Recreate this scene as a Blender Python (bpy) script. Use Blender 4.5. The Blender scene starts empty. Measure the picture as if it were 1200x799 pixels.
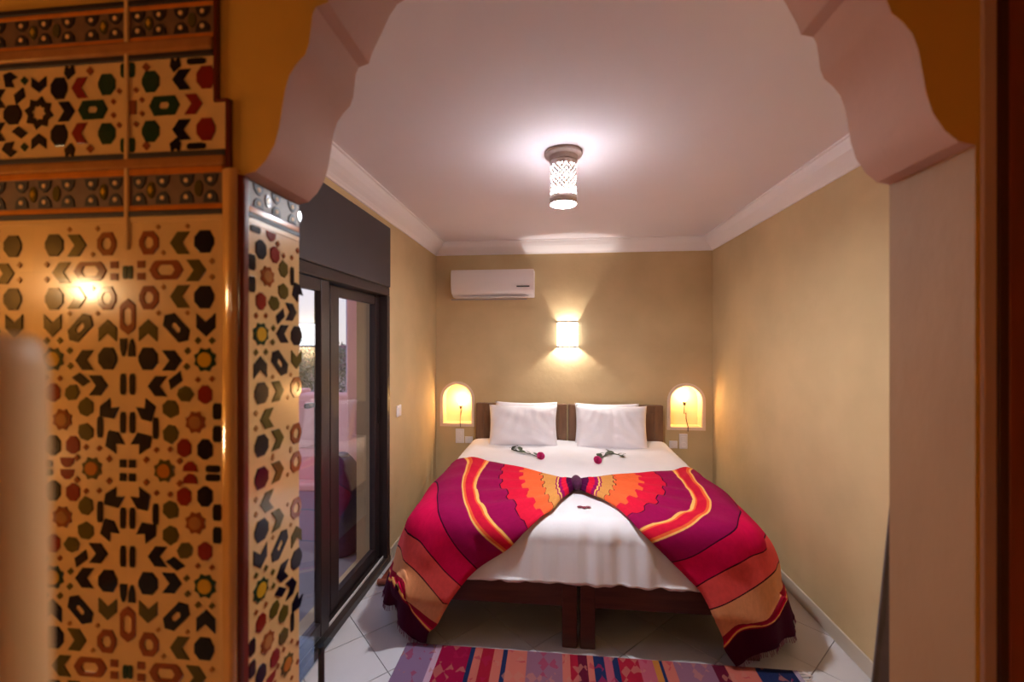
import bpy, bmesh, math, random
from mathutils import Vector, Matrix
random.seed(7)
PI = math.pi
sc = bpy.context.scene
COL = sc.collection

# ------------------------------------------------------------------ camera
cam_d = bpy.data.cameras.new('camera'); cam = bpy.data.objects.new('camera', cam_d); COL.objects.link(cam)
cam.location = (0, 0, 1.55)
cam.rotation_euler = (PI/2, 0, math.atan(0.1))
cam_d.sensor_width = 36; cam_d.lens = 15.0
cam_d.clip_start = 0.02
cam_d.dof.use_dof = True; cam_d.dof.focus_distance = 3.3; cam_d.dof.aperture_fstop = 1.6
sc.camera = cam

# ------------------------------------------------------------------ world and exposure
sc.view_settings.view_transform = 'Standard'; sc.view_settings.look = 'None'
sc.view_settings.exposure = 0.55; sc.view_settings.gamma = 1.0
sc.view_settings.use_curve_mapping = False
w = bpy.data.worlds.new('dusk'); sc.world = w; w.use_nodes = True
nt = w.node_tree; bg = nt.nodes['Background']
tc = nt.nodes.new('ShaderNodeTexCoord'); sp = nt.nodes.new('ShaderNodeSeparateXYZ')
nt.links.new(tc.outputs['Generated'], sp.inputs[0])
rp = nt.nodes.new('ShaderNodeValToRGB')
rp.color_ramp.elements[0].position = 0.0; rp.color_ramp.elements[0].color = (0.80, 0.74, 0.76, 1)
rp.color_ramp.elements[1].position = 0.55; rp.color_ramp.elements[1].color = (0.52, 0.58, 0.98, 1)
nt.links.new(sp.outputs['Z'], rp.inputs[0]); nt.links.new(rp.outputs[0], bg.inputs[0])
bg.inputs[1].default_value = 0.92

# ------------------------------------------------------------------ materials
def srgb(r, g, b):
    f = lambda c: (c/255/12.92) if c/255 <= 0.04045 else ((c/255+0.055)/1.055)**2.4
    return (f(r), f(g), f(b), 1)
MATS = {}
def mat(name, col, rough=0.5, var=0.0, scale=6.0, bump=0.0, bscale=None, metal=0.0, coat=0.0, col2=None, spec=0.5, stretch=(1, 1, 1), detail=4, sheen=0.0):
    """procedural principled material: noise-driven mix of two tones plus noise relief"""
    if name in MATS: return MATS[name]
    m = bpy.data.materials.new(name); m.use_nodes = True; MATS[name] = m
    n = m.node_tree.nodes; l = m.node_tree.links; p = n['Principled BSDF']
    p.inputs['Base Color'].default_value = col; p.inputs['Roughness'].default_value = rough
    p.inputs['Metallic'].default_value = metal; p.inputs['Coat Weight'].default_value = coat
    p.inputs['Coat Roughness'].default_value = 0.08
    p.inputs['Specular IOR Level'].default_value = spec
    p.inputs['Sheen Weight'].default_value = sheen
    t = n.new('ShaderNodeTexCoord'); mp = n.new('ShaderNodeMapping'); mp.inputs['Scale'].default_value = stretch
    l.new(t.outputs['Object'], mp.inputs[0])
    if var > 0:
        c2 = col2 or tuple(c*(1-var) for c in col[:3]) + (1,)
        nz = n.new('ShaderNodeTexNoise'); nz.inputs['Scale'].default_value = scale; nz.inputs['Detail'].default_value = detail
        l.new(mp.outputs[0], nz.inputs['Vector'])
        r = n.new('ShaderNodeValToRGB'); r.color_ramp.elements[0].position = 0.32; r.color_ramp.elements[1].position = 0.68
        r.color_ramp.elements[0].color = c2; r.color_ramp.elements[1].color = col
        l.new(nz.outputs['Fac'], r.inputs[0]); l.new(r.outputs[0], p.inputs['Base Color'])
    if bump > 0:
        nb = n.new('ShaderNodeTexNoise'); nb.inputs['Scale'].default_value = bscale or scale*4; nb.inputs['Detail'].default_value = 5
        l.new(mp.outputs[0], nb.inputs['Vector'])
        b = n.new('ShaderNodeBump'); b.inputs['Strength'].default_value = bump; b.inputs['Distance'].default_value = 0.01
        l.new(nb.outputs['Fac'], b.inputs['Height']); l.new(b.outputs[0], p.inputs['Normal'])
    return m
def emit(name, col, strength):
    if name in MATS: return MATS[name]
    m = bpy.data.materials.new(name); m.use_nodes = True; MATS[name] = m
    n = m.node_tree.nodes; l = m.node_tree.links
    p = n['Principled BSDF']; p.inputs['Base Color'].default_value = (0.9, 0.9, 0.9, 1)
    p.inputs['Emission Color'].default_value = col; p.inputs['Emission Strength'].default_value = strength
    return m
def glass(name, col=(1, 1, 1, 1), rough=0.0, ior=1.45):
    m = bpy.data.materials.new(name); m.use_nodes = True; MATS[name] = m
    n = m.node_tree.nodes; l = m.node_tree.links
    for x in list(n):
        if x.type == 'BSDF_PRINCIPLED': n.remove(x)
    o = [x for x in n if x.type == 'OUTPUT_MATERIAL'][0]
    tr = n.new('ShaderNodeBsdfTransparent'); tr.inputs[0].default_value = col
    gl = n.new('ShaderNodeBsdfGlossy'); gl.inputs['Roughness'].default_value = rough
    lw = n.new('ShaderNodeLayerWeight'); lw.inputs[0].default_value = .5
    pw_ = n.new('ShaderNodeMath'); pw_.operation = 'POWER'; pw_.inputs[1].default_value = 4.0; l.new(lw.outputs['Facing'], pw_.inputs[0])
    fr = n.new('ShaderNodeMapRange'); fr.inputs['To Min'].default_value = .07; fr.inputs['To Max'].default_value = .9; l.new(pw_.outputs[0], fr.inputs[0])
    mx = n.new('ShaderNodeMixShader'); l.new(fr.outputs[0], mx.inputs[0]); l.new(tr.outputs[0], mx.inputs[1]); l.new(gl.outputs[0], mx.inputs[2])
    l.new(mx.outputs[0], o.inputs[0]); return m

PLASTER = mat('tan_plaster', srgb(214, 186, 140), 0.75, 0.16, 2.2, 0.25, 14)
CEIL = mat('ceiling_paint', srgb(236, 228, 234), 0.8, 0.03, 1.5, 0.05, 20)
CORN = mat('cornice_paint', srgb(244, 238, 240), 0.6)
OCHRE = mat('ochre_plaster', srgb(222, 168, 70), 0.7, 0.14, 3.0, 0.25, 18)
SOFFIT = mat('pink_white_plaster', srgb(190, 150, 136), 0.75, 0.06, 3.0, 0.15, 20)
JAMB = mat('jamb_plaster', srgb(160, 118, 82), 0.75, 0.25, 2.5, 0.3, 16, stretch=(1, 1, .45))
TILEG = mat('cream_glaze', srgb(232, 186, 124), 0.18, 0.08, 9, coat=0.5)
FLOORT = mat('floor_tile_glaze', srgb(214, 210, 214), 0.22, 0.10, 3.0, 0.03, 40)
GROUT = mat('grey_grout', srgb(140, 132, 132), 0.9)
BASEB = mat('baseboard_tile', srgb(206, 190, 172), 0.3, 0.06, 5)
WOOD = mat('dark_wood', srgb(92, 52, 36), 0.4, 0.45, 5, 0.15, 20, stretch=(1, 1, 6))
WOODX = mat('dark_wood_rail', srgb(88, 52, 38), 0.42, 0.45, 5, 0.15, 20, stretch=(0.6, 5, 6))
WOODH = mat('headboard_wood', srgb(134, 94, 66), 0.4, 0.35, 5, 0.12, 20, stretch=(5, 5, 0.7))
REDWOOD = mat('red_brown_wood', srgb(150, 62, 36), 0.35, 0.4, 4, 0.1, 20, stretch=(5, 5, 0.6))
DARKRED = mat('dark_red_wood', srgb(70, 18, 12), 0.4, 0.3, 4, stretch=(5, 5, 0.6))
ALU = mat('dark_aluminium', srgb(58, 46, 46), 0.35, 0.12, 6, metal=0.3)
SHUT = mat('shutter_box', srgb(62, 54, 58), 0.5, 0.08, 5)
GLASS = glass('door_glass', (0.97, 0.98, 0.98, 1), 0.0, 1.55)
TGLASS = glass('table_glass', (0.80, 0.90, 0.96, 1), 0.0, 1.6)
WHITEP = mat('white_plastic', srgb(240, 232, 232), 0.35)
BLACKP = mat('black_plastic', srgb(22, 20, 22), 0.35)
LINEN = mat('white_linen', srgb(240, 234, 238), 0.85, 0.03, 8, 0.10, 60, sheen=0.2)
PILLOW = mat('pillow_cotton', srgb(242, 234, 238), 0.85, 0.03, 8, 0.12, 45, sheen=0.2)
MATTR = mat('mattress_ticking', srgb(220, 214, 212), 0.85, 0.05, 8)
PINKW = mat('pink_render', srgb(246, 184, 174), 0.8, 0.10, 2.5, 0.3, 20)
PALEP = mat('pale_pink_render', srgb(240, 190, 170), 0.8, 0.10, 3)
TERR = mat('terrace_paving', srgb(228, 210, 226), 0.6, 0.20, 7, 0.2, 40)
TERR2 = mat('terrace_border', srgb(206, 206, 222), 0.4, 0.08, 5)
LEAF = mat('tree_leaf', srgb(104, 124, 108), 0.6, 0.45, 5, col2=srgb(58, 78, 72))
BARK = mat('bark', srgb(96, 80, 66), 0.9, 0.3, 8)
FARW = mat('far_wall', srgb(150, 118, 132), 0.9, 0.15, 2)
FARL = mat('far_conifer', srgb(86, 90, 96), 0.9, 0.2, 3)
WICKER = mat('dark_wicker', srgb(66, 50, 92), 0.6, 0.3, 30, 0.5, 90)
CHROME = mat('pierced_metal', srgb(236, 226, 224), 0.4, metal=0.0)
SHADEG = mat('shade_grey', srgb(96, 84, 88), 0.85, 0.2, 10, 0.1, 50)
CREAMP = mat('cream_paint', srgb(244, 200, 136), 0.5, 0.05, 6)
BRASS = mat('aged_brass', srgb(150, 110, 60), 0.35, metal=0.7)
CORDM = mat('cord', srgb(96, 70, 46), 0.6)
NICHEP = mat('niche_plaster', srgb(244, 220, 180), 0.7, 0.05, 6)
NICHEF = mat('niche_frame_plaster', srgb(240, 214, 190), 0.6, 0.04, 6)

# ------------------------------------------------------------------ mesh helpers
def new(name, bm, m=None, parent=None, smooth=False, kind=None, link=True):
    me = bpy.data.meshes.new(name)
    bmesh.ops.recalc_face_normals(bm, faces=bm.faces[:])
    bm.to_mesh(me); bm.free()
    if m is not None:
        for q in (m if isinstance(m, (list, tuple)) else [m]): me.materials.append(q)
    if smooth:
        for f in me.polygons: f.use_smooth = True
    o = bpy.data.objects.new(name, me)
    if link: COL.objects.link(o)
    if parent is not None: o.parent = parent
    if kind: o['kind'] = kind
    return o
def smooth_angle(o, deg=35):
    me = o.data
    bm = bmesh.new(); bm.from_mesh(me)
    for e in bm.edges:
        e.smooth = not (len(e.link_faces) == 2 and e.calc_face_angle(0) > math.radians(deg))
    for f in bm.faces: f.smooth = True
    bm.to_mesh(me); bm.free()
def empty(name, loc=(0, 0, 0), rz=0):
    o = bpy.data.objects.new(name, None); COL.objects.link(o); o.location = loc; o.rotation_euler = (0, 0, rz)
    o.empty_display_size = 0.05
    return o
def tag(o, label=None, cat=None, group=None, kind=None):
    if label: o['label'] = label
    if cat: o['category'] = cat
    if group: o['group'] = group
    if kind: o['kind'] = kind
    return o
def box(bm, x0, x1, y0, y1, z0, z1, bev=0.0, seg=2, mi=0):
    vs = [bm.verts.new((x, y, z)) for x in (x0, x1) for y in (y0, y1) for z in (z0, z1)]
    fs = []
    for q in ((0, 1, 3, 2), (4, 6, 7, 5), (0, 4, 5, 1), (2, 3, 7, 6), (0, 2, 6, 4), (1, 5, 7, 3)):
        f = bm.faces.new([vs[i] for i in q]); f.material_index = mi; fs.append(f)
    if bev > 0:
        es = {e for f in fs for e in f.edges}
        bmesh.ops.bevel(bm, geom=list(es), offset=bev, segments=seg, profile=0.5, affect='EDGES')
    return bm
def bx(*a, **k): return box(bmesh.new(), *a, **k)
def prism(bm, pts, axis, a, b, mi=0):
    """extrude closed 2-D outline: axis 'y' -> pts are (x,z), 'x' -> (y,z), 'z' -> (x,y)"""
    def P(p, t): return {'y': (p[0], t, p[1]), 'x': (t, p[0], p[1]), 'z': (p[0], p[1], t)}[axis]
    v0 = [bm.verts.new(P(p, a)) for p in pts]; v1 = [bm.verts.new(P(p, b)) for p in pts]
    n = len(pts)
    bm.faces.new(v0).material_index = mi; bm.faces.new(v1[::-1]).material_index = mi
    for i in range(n):
        bm.faces.new((v0[i], v0[(i+1) % n], v1[(i+1) % n], v1[i])).material_index = mi
    return bm
def lathe(bm, prof, seg=24, c=(0, 0, 0), mi=0, close=True):
    rings = []
    for r, z in prof:
        rings.append([bm.verts.new((c[0]+r*math.cos(2*PI*i/seg), c[1]+r*math.sin(2*PI*i/seg), c[2]+z)) for i in range(seg)])
    for a, b in zip(rings, rings[1:]):
        for i in range(seg):
            bm.faces.new((a[i], a[(i+1) % seg], b[(i+1) % seg], b[i])).material_index = mi
    if close:
        bm.faces.new(rings[0][::-1]); bm.faces.new(rings[-1])
    return bm
def tube(bm, pts, r, seg=8, mi=0):
    pts = [Vector(p) for p in pts]; rings = []
    rr = r if isinstance(r, (list, tuple)) else [r]*len(pts)
    for i, p in enumerate(pts):
        t = (pts[min(i+1, len(pts)-1)]-pts[max(i-1, 0)]).normalized()
        u = t.orthogonal().normalized() if i == 0 else (u - t*u.dot(t)).normalized()
        v = t.cross(u)
        rings.append([bm.verts.new(p+(u*math.cos(2*PI*k/seg)+v*math.sin(2*PI*k/seg))*rr[i]) for k in range(seg)])
    for a, b in zip(rings, rings[1:]):
        for k in range(seg): bm.faces.new((a[k], a[(k+1) % seg], b[(k+1) % seg], b[k])).material_index = mi
    bm.faces.new(rings[0][::-1]); bm.faces.new(rings[-1])
    return bm
def grid(bm, P, uv=None, mi=0):
    """P[i][j] -> quad sheet, uv[i][j] optional"""
    V = [[bm.verts.new(p) for p in r] for r in P]
    L = bm.loops.layers.uv.verify() if uv else None
    for i in range(len(P)-1):
        for j in range(len(P[0])-1):
            f = bm.faces.new((V[i][j], V[i][j+1], V[i+1][j+1], V[i+1][j])); f.material_index = mi
            if uv:
                for lp, (a, b) in zip(f.loops, ((i, j), (i, j+1), (i+1, j+1), (i+1, j))): lp[L].uv = uv[a][b]
    return V
def cr(P, t):
    """Catmull-Rom through list of Vectors, t in 0..len-1"""
    n = len(P)-1; i = min(int(t), n-1); f = t-i
    p1, p2 = P[i], P[i+1]
    p0 = P[i-1] if i > 0 else p1*2-p2
    p3 = P[i+2] if i+2 <= n else p2*2-p1
    return 0.5*((2*p1)+(p2-p0)*f+(2*p0-5*p1+4*p2-p3)*f*f+(3*p1-p0-3*p2+p3)*f**3)

# ================================================================== SETTING
XL, XR, YB, ZC = -1.16, 1.45, 4.10, 2.50
YF, YK = 0.90, 1.11           # arch wall front and back planes
# ---- floor: bed of grout with diagonal glazed tiles as pieces
floor = tag(new('floor', bx(-2.85, 1.7, -2.3, 4.3, -0.16, -0.008), GROUT), 'pale glazed floor tiles laid diagonally with grey joints', kind='structure')
def clip(poly, x0, x1, y0, y1):
    for ax, lim, sg in ((0, x0, 1), (0, x1, -1), (1, y0, 1), (1, y1, -1)):
        out = []
        for i in range(len(poly)):
            a, b = poly[i-1], poly[i]
            da, db = sg*(a[ax]-lim), sg*(b[ax]-lim)
            if (da >= 0) != (db >= 0):
                t = da/(da-db); out.append((a[0]+(b[0]-a[0])*t, a[1]+(b[1]-a[1])*t))
            if db >= 0: out.append(b)
        poly = out
        if not poly: return poly
    return poly
S = 0.447; G = 0.003
for i in range(-4, 18):
    for j in range(-6, 14):
        p0, q0 = 1.157+(i-3)*S, 3.16-(j)*S     # x+y = p, y-x = q
        p1, q1 = p0+S-G*2, q0+S-G*2
        c = [((p-q)/2, (p+q)/2) for p, q in ((p0, q0), (p1, q0), (p1, q1), (p0, q1))]
        c = clip(c, XL+.002, XR-.002, 0.25, YB-.002)
        if len(c) < 3: continue
        area = abs(sum(c[k-1][0]*c[k][1]-c[k][0]*c[k-1][1] for k in range(len(c))))/2
        if area < 2e-4: continue
        # keep tiles out of the arch piers
        cx = sum(q[0] for q in c)/len(c); cy = sum(q[1] for q in c)/len(c)
        new('floor_tile', prism(bmesh.new(), c, 'z', -0.010, 0.0), FLOORT, floor)

# ---- ceilings
tag(new('ceiling', bx(XL-.25, XR+.25, YK, YB+.25, ZC, ZC+.2), CEIL), kind='structure')
tag(new('ceiling_lobby', bx(-2.85, 1.7, -2.3, YK, 2.9, 3.05), mat('lobby_ceiling_wood', srgb(96, 60, 36), .7, .3, 4, stretch=(6, .6, 1))), kind='structure')
# ---- right wall, lobby walls
tag(new('wall_right', bx(XR, XR+.25, YK, YB+.25, -.16, ZC), PLASTER), kind='structure')
tag(new('wall_lobby_left', bx(-3.05, -2.85, -2.3, YF, -.16, 2.9), OCHRE), kind='structure')
tag(new('wall_lobby_right', bx(1.5, 1.7, -2.3, YF, -.16, 2.9), OCHRE), kind='structure')
tag(new('wall_lobby_back', bx(-3.05, 1.7, -2.5, -2.3, -.16, 2.9), OCHRE), kind='structure')
# ---- left wall around the sliding door
DY0, DY1, DZ1 = 1.38, 2.905, 2.345
bm = bmesh.new()
box(bm, XL-.24, XL, YK, DY0, -.16, ZC); box(bm, XL-.24, XL, DY1, YB+.25, -.16, ZC); box(bm, XL-.24, XL, DY0, DY1, DZ1, ZC)
box(bm, XL-.24, XL, DY0, DY1, -.16, 0.0)
wl = tag(new('wall_left', bm, PLASTER), kind='structure')
# ---- back wall with two arched niches
def niche_outline(cx, z0, w2, zs, n=14):
    """bottom z0, half width w2, spring line zs"""
    pts = [(cx-w2, z0), (cx+w2, z0), (cx+w2, zs)]
    pts += [(cx+w2*math.cos(PI*i/n), zs+w2*math.sin(PI*i/n)) for i in range(1, n)]
    pts += [(cx-w2, zs)]
    return pts
NICHES = [(-0.947, 0.745, 0.142, 0.985), (1.213, 0.752, 0.143, 0.990)]
bm = bmesh.new()
def loop(pts, y):
    vs = [bm.verts.new((x, y, z)) for x, z in pts]
    return [bm.edges.new((vs[i-1], vs[i])) for i in range(len(vs))]
es = loop([(XL-.24, -.16), (XR+.25, -.16), (XR+.25, ZC), (XL-.24, ZC)], YB)
for nn in NICHES: es += loop(niche_outline(*nn), YB)
bmesh.ops.triangle_fill(bm, edges=es, use_beauty=True)
box(bm, XL-.24, XR+.25, YB+.16, YB+.25, -.16, ZC)
for nn in NICHES:                                   # recess lining
    o = niche_outline(*nn); d = YB+.13
    v0 = [bm.verts.new((x, YB, z)) for x, z in o]; v1 = [bm.verts.new((x, d, z)) for x, z in o]
    for i in range(len(o)): bm.faces.new((v0[i-1], v0[i], v1[i], v1[i-1])).material_index = 1
    bm.faces.new(v1).material_index = 1
wb = tag(new('wall_back', bm, [PLASTER, NICHEP]), kind='structure')
for k, nn in enumerate(NICHES):                     # plaster surround of each niche
    cx, z0, w2, zs = nn
    a = niche_outline(cx, z0, w2, zs); b = niche_outline(cx, z0-.028, w2+.028, zs)
    bm = bmesh.new(); n = len(a)
    R_ = [[bm.verts.new((x, y, z)) for x, z in o] for o, y in ((a, YB+.01), (a, YB-.014), (b, YB-.014), (b, YB))]
    for r0, r1 in zip(R_, R_[1:]):
        for i in range(n): bm.faces.new((r0[i-1], r0[i], r1[i], r1[i-1]))
    new('niche_surround', bm, NICHEF, wb)

# ---- cornice
def cornice(name, prof, axis, a, b):
    return tag(new(name, prism(bmesh.new(), prof, axis, a, b), CORN), kind='structure')
cp = [(0, 0), (.012, 0), (.016, .010), (.030, .024), (.052, .040), (.076, .062), (.092, .086), (.100, .104), (.112, .106), (.112, .115), (0, .115)]
z0 = ZC-.115
cornice('trim_1', [(XL+d, z0+h) for d, h in cp], 'y', YK, YB)
cornice('trim_2', [(XR-d, z0+h) for d, h in cp], 'y', YK, YB)
cornice('trim_3', [(YB-d, z0+h) for d, h in cp], 'x', XL, XR)
# ---- baseboards
tag(new('baseboard_right', bx(XR-.012, XR, YK, YB, 0, .085, .003, 1), BASEB), kind='structure')
tag(new('baseboard_back', bx(XL, XR, YB-.012, YB, 0, .085, .003, 1), BASEB), kind='structure')
tag(new('baseboard_left', bx(XL, XL+.012, DY1+.01, YB, 0, .085, .003, 1), BASEB), kind='structure')

# ---- arch wall: opening -0.71..0.80, multifoil intrados
CXA = 0.05
half = [(.750, 1.925), (.722, 1.932), (.697, 1.955), (.676, 1.99), (.664, 2.03), (.657, 2.075), (.650, 2.115), (.640, 2.145), (.622, 2.170),
        (.603, 2.188), (.594, 2.212), (.590, 2.245), (.586, 2.275), (.578, 2.292), (.550, 2.300), (.542, 2.325), (.527, 2.355), (.510, 2.388), (.492, 2.425),
        (.470, 2.455), (.43, 2.475), (.36, 2.485), (.25, 2.49), (0, 2.49)]
prof = [(CXA-d, z) for d, z in half] + [(CXA+d, z) for d, z in half[-2::-1]]
XA0, XA1 = -2.85, 1.5
bm = bmesh.new()
def quad(a, b, c, d, mi):
    f = bm.faces.new([bm.verts.new(p) for p in (a, b, c, d)]); f.material_index = mi
jl, jr = -0.71, 0.80
for y, mi in ((YF, 0), (YK, 3)):
    quad((XA0, y, -.16), (jl, y, -.16), (jl, y, 1.925), (XA0, y, 1.925), mi)
    quad((jr, y, -.16), (XA1, y, -.16), (XA1, y, 1.925), (jr, y, 1.925), mi)
    xs = [(XA0, 1.925)] + prof + [(XA1, 1.925)]
    for a, b in zip(xs, xs[1:]): quad((a[0], y, a[1]), (b[0], y, b[1]), (b[0], y, 2.9), (a[0], y, 2.9), mi)
for a, b in zip(prof, prof[1:]): quad((a[0], YF, a[1]), (b[0], YF, b[1]), (b[0], YK, b[1]), (a[0], YK, a[1]), 1)
quad((jl, YF, 1.925), (prof[0][0], YF, 1.925), (prof[0][0], YK, 1.925), (jl, YK, 1.925), 1)
quad((jl, YF, -.16), (jl, YK, -.16), (jl, YK, 1.925), (jl, YF, 1.925), 2)
quad((jr, YF, -.16), (jr, YK, -.16), (jr, YK, 1.925), (jr, YF, 1.925), 2)
quad((XA0, YF, 2.9), (XA1, YF, 2.9), (XA1, YK, 2.9), (XA0, YK, 2.9), 0)
quad((XA0, YF, -.16), (XA0, YK, -.16), (XA0, YK, 2.9), (XA0, YF, 2.9), 0)
quad((XA1, YF, -.16), (XA1, YK, -.16), (XA1, YK, 2.9), (XA1, YF, 2.9), 0)
bmesh.ops.remove_doubles(bm, verts=bm.verts[:], dist=1e-5)
wf = tag(new('wall_front', bm, [OCHRE, SOFFIT, JAMB, PLASTER]), 'plaster wall pierced by a wide multifoil arch', kind='structure')
smooth_angle(wf, 26)
# plaster strip and wooden door frame right of the arch
tag(new('trim_4', bx(.807, .832, .892, .9, 0, 2.9, .003, 3), SOFFIT), kind='structure')
dfm = tag(empty('trim_5', (.833, .88, 0)), 'red-brown wooden frame at the right edge of the arch wall', kind='structure')
new('frame_edge', bx(0, .017, .010, .02, 0, 2.9, .002, 2), DARKRED, dfm)
new('frame_board', bx(.017, .30, .009, .02, 0, 2.9, .002, 2), REDWOOD, dfm)

# ================================================================== ZELLIGE TILES ON THE LEFT PIER
ZC_ = dict(blue=srgb(13, 12, 32), olive=srgb(92, 78, 30), green=srgb(28, 58, 34), red=srgb(140, 34, 22), brown=srgb(150, 74, 34), orange=srgb(214, 122, 40),
           cream=srgb(234, 190, 134), dark=srgb(26, 20, 26), tan=srgb(178, 116, 62), yellow=srgb(214, 160, 40), mud=srgb(122, 88, 62), gold=srgb(196, 116, 34))
ZM = {k: mat('glaze_'+k, v, 0.12, 0.18, 30, coat=0.3, spec=0.3) for k, v in ZC_.items()}
ZM['darkmatt'] = mat('glaze_dark_matt', srgb(44, 26, 26), .5, .3, 30); ZM['creammatt'] = mat('glaze_cream_matt', srgb(234, 190, 134), .5)
def reg(n, r=0.5, rot=0.0, sx=1, sy=1): return [(r*sx*math.cos(rot+2*PI*i/n), r*sy*math.sin(rot+2*PI*i/n)) for i in range(n)]
SH = dict(
    hex=[(-.5, -.12), (-.28, -.5), (.22, -.5), (.5, -.2), (.5, .2), (.22, .5), (-.28, .5), (-.5, .12)],
    leaf=[(-.5, 0), (-.25, -.45), (.3, -.5), (.5, -.1), (.45, .25), (.1, .5), (-.3, .42)],
    chev=[(-.5, -.5), (.12, -.5), (.5, 0), (.12, .5), (-.5, .5), (-.12, 0)],
    dot=reg(4, .5), bar=[(-.5, -.32), (-.35, -.5), (.35, -.5), (.5, -.32), (.5, .32), (.35, .5), (-.35, .5), (-.5, .32)],
    arrow=[(-.5, .12), (-.12, -.5), (.5, -.34), (.16, 0), (.5, .34), (-.12, .5), (-.5, .2)],
    para=[(-.5, -.5), (.3, -.5), (.5, .5), (-.3, .5)],
    disc=reg(14, .5), half=[(-.5, -.5), (.5, -.5), (.42, .1), (.16, .46), (0, .5), (-.16, .46), (-.42, .1)],
    cog=[(0.5*(1 if i % 2 else .8)*math.cos(2*PI*i/16), 0.5*(1 if i % 2 else .8)*math.sin(2*PI*i/16)) for i in range(16)],
    sq=[(-.5, -.5), (.5, -.5), (.5, .5), (-.5, .5)],
)
RINGS = dict(ringhex=(SH['hex'], .48), ringoval=([(-.5, 0), (-.38, -.38), (-.3, -.5), (.3, -.5), (.38, -.38), (.5, 0), (.38, .38), (.3, .5), (-.3, .5), (-.38, .38)], .52),
             star=([(0.5*(1 if i % 2 else .74)*math.cos(PI/16+2*PI*i/16), 0.5*(1 if i % 2 else .74)*math.sin(PI/16+2*PI*i/16)) for i in range(16)], .5),
             bow=([(-.5, 0), (-.34, -.5), (.34, -.5), (.5, 0), (.34, .5), (-.34, .5)], .34))
PCACHE = {}
def piece_mesh(shape, colr):
    k = (shape, colr)
    if k in PCACHE: return PCACHE[k]
    bm = bmesh.new(); T = .0022
    if shape in RINGS:
        o, s = RINGS[shape]; i_ = [(x*s, y*s) for x, y in o]; n = len(o)
        R3 = [[bm.verts.new((x, y, z)) for x, y in q] for q, z in ((o, 0), ([(x*.95, y*.95) for x, y in o], T), (i_, T), (i_, 0))]
        for a, b in zip(R3, R3[1:]):
            for t in range(n): bm.faces.new((a[t-1], a[t], b[t], b[t-1]))
    else:
        o = SH[shape]; n = len(o)
        a = [bm.verts.new((x, y, 0)) for x, y in o]; b = [bm.verts.new((x*.94, y*.94, T)) for x, y in o]
        for t in range(n): bm.faces.new((a[t-1], a[t], b[t], b[t-1]))
        bm.faces.new(b)
    ob = new('mosaic_piece', bm, ZM[colr], link=False); PCACHE[k] = ob.data
    bpy.data.objects.remove(ob)
    return PCACHE[k]
def piece(parent, shape, colr, lx, ly, wd, ht, ang=0, lz=0.0):
    o = bpy.data.objects.new('mosaic_piece', piece_mesh(shape, colr)); COL.objects.link(o)
    o.parent = parent; o.location = (lx, ly, lz); o.rotation_euler = (0, 0, math.radians(ang)); o.scale = (wd, ht, 1)
    return o
# quarter repeat, in units measured on the wall: u across from the liner seam, v down from the oval row
CELL = [  # shape, colour, u, v, length, height, angle (0 = points away from seam)
    ('ringoval', 'brown', 45, 0, 37, 19, 0), ('chev', 'olive', 80, 1, 21, 21, 0), ('dot', 'tan', 98, 9, 6, 6, 0), ('sq', 'brown', 16, 7, 8, 7, 0), ('bar', 'green', 3, 2, 5, 13, 0),
    ('ringhex', 'brown', 25, 32, 21, 23, 0), ('chev', 'olive', 61, 31, 21, 22, 180), ('hex', 'blue', 89, 32, 21, 22, 180),
    ('dot', 'tan', 42, 20, 5, 5, 0), ('dot', 'tan', 36, 50, 5, 5, 0), ('dot', 'tan', 70, 50, 5, 5, 0),
    ('chev', 'blue', 91, 64, 23, 20, -90), ('bow', 'blue', 57, 67, 35, 17, -45), ('chev', 'olive', 24, 70, 22, 20, 90),
    ('ringoval', 'brown', 0, 54, 36, 17, 90), ('half', 'dark', 5, 90, 8, 18, 0),
    ('hex', 'blue', 24, 103, 21, 22, 0), ('chev', 'blue', 52, 105, 21, 20, 0), ('cog', 'green', 90, 104, 25, 25, 0), ('disc', 'yellow', 90, 104, 15, 15, 0),
    ('dot', 'olive', 82, 82, 7, 7, 0), ('dot', 'olive', 98, 82, 7, 7, 0), ('dot', 'olive', 70, 94, 7, 7, 0), ('dot', 'olive', 69, 112, 7, 7, 0),
    ('dot', 'brown', 82, 127, 6, 6, 0), ('dot', 'brown', 98, 126, 6, 6, 0),
    ('chev', 'blue', 35, 135, 21, 20, 180), ('para', 'blue', 56, 128, 19, 9, 36), ('leaf', 'olive', 67, 144, 16, 17, 60), ('hex', 'red', 90, 144, 18, 15, 90),
    ('leaf', 'olive', 50, 161, 18, 18, 30), ('arrow', 'blue', 23, 164, 21, 20, 130), ('bar', 'dark', 104, 163, 9, 16, 0), ('bar', 'dark', 104, 189, 9, 16, 0),
    ('cog', 'brown', 79, 176, 23, 23, 0), ('disc', 'tan', 79, 176, 13, 13, 0), ('bar', 'dark', 33, 184, 6, 21, 0), ('leaf', 'olive', 50, 190, 17, 18, -20),
    ('arrow', 'blue', 17, 200, 22, 20, -135), ('hex', 'red', 66, 206, 18, 15, 90), ('hex', 'blue', 90, 207, 20, 16, 90),
    ('dot', 'brown', 34, 209, 6, 6, 0), ('dot', 'brown', 50, 208, 6, 6, 0), ('dot', 'brown', 22, 221, 7, 7, 0), ('dot', 'brown', 61, 221, 7, 7, 0),
    ('bar', 'dark', 5.5, 133, 6, 21, 0), ('bar', 'dark', 5.5, 178, 6, 21, 0), ('cog', 'olive', 43, 233, 24, 24, 0), ('disc', 'gold', 43, 233, 14, 14, 0),
    ('half', 'red', 73, 227, 16, 10, 0), ('bar', 'dark', 99, 229, 15, 7, 0), ('sq', 'dark', 5.5, 226, 7, 8, 0)]
CU, CV, K = .246/115, .46/234, .00236
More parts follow.
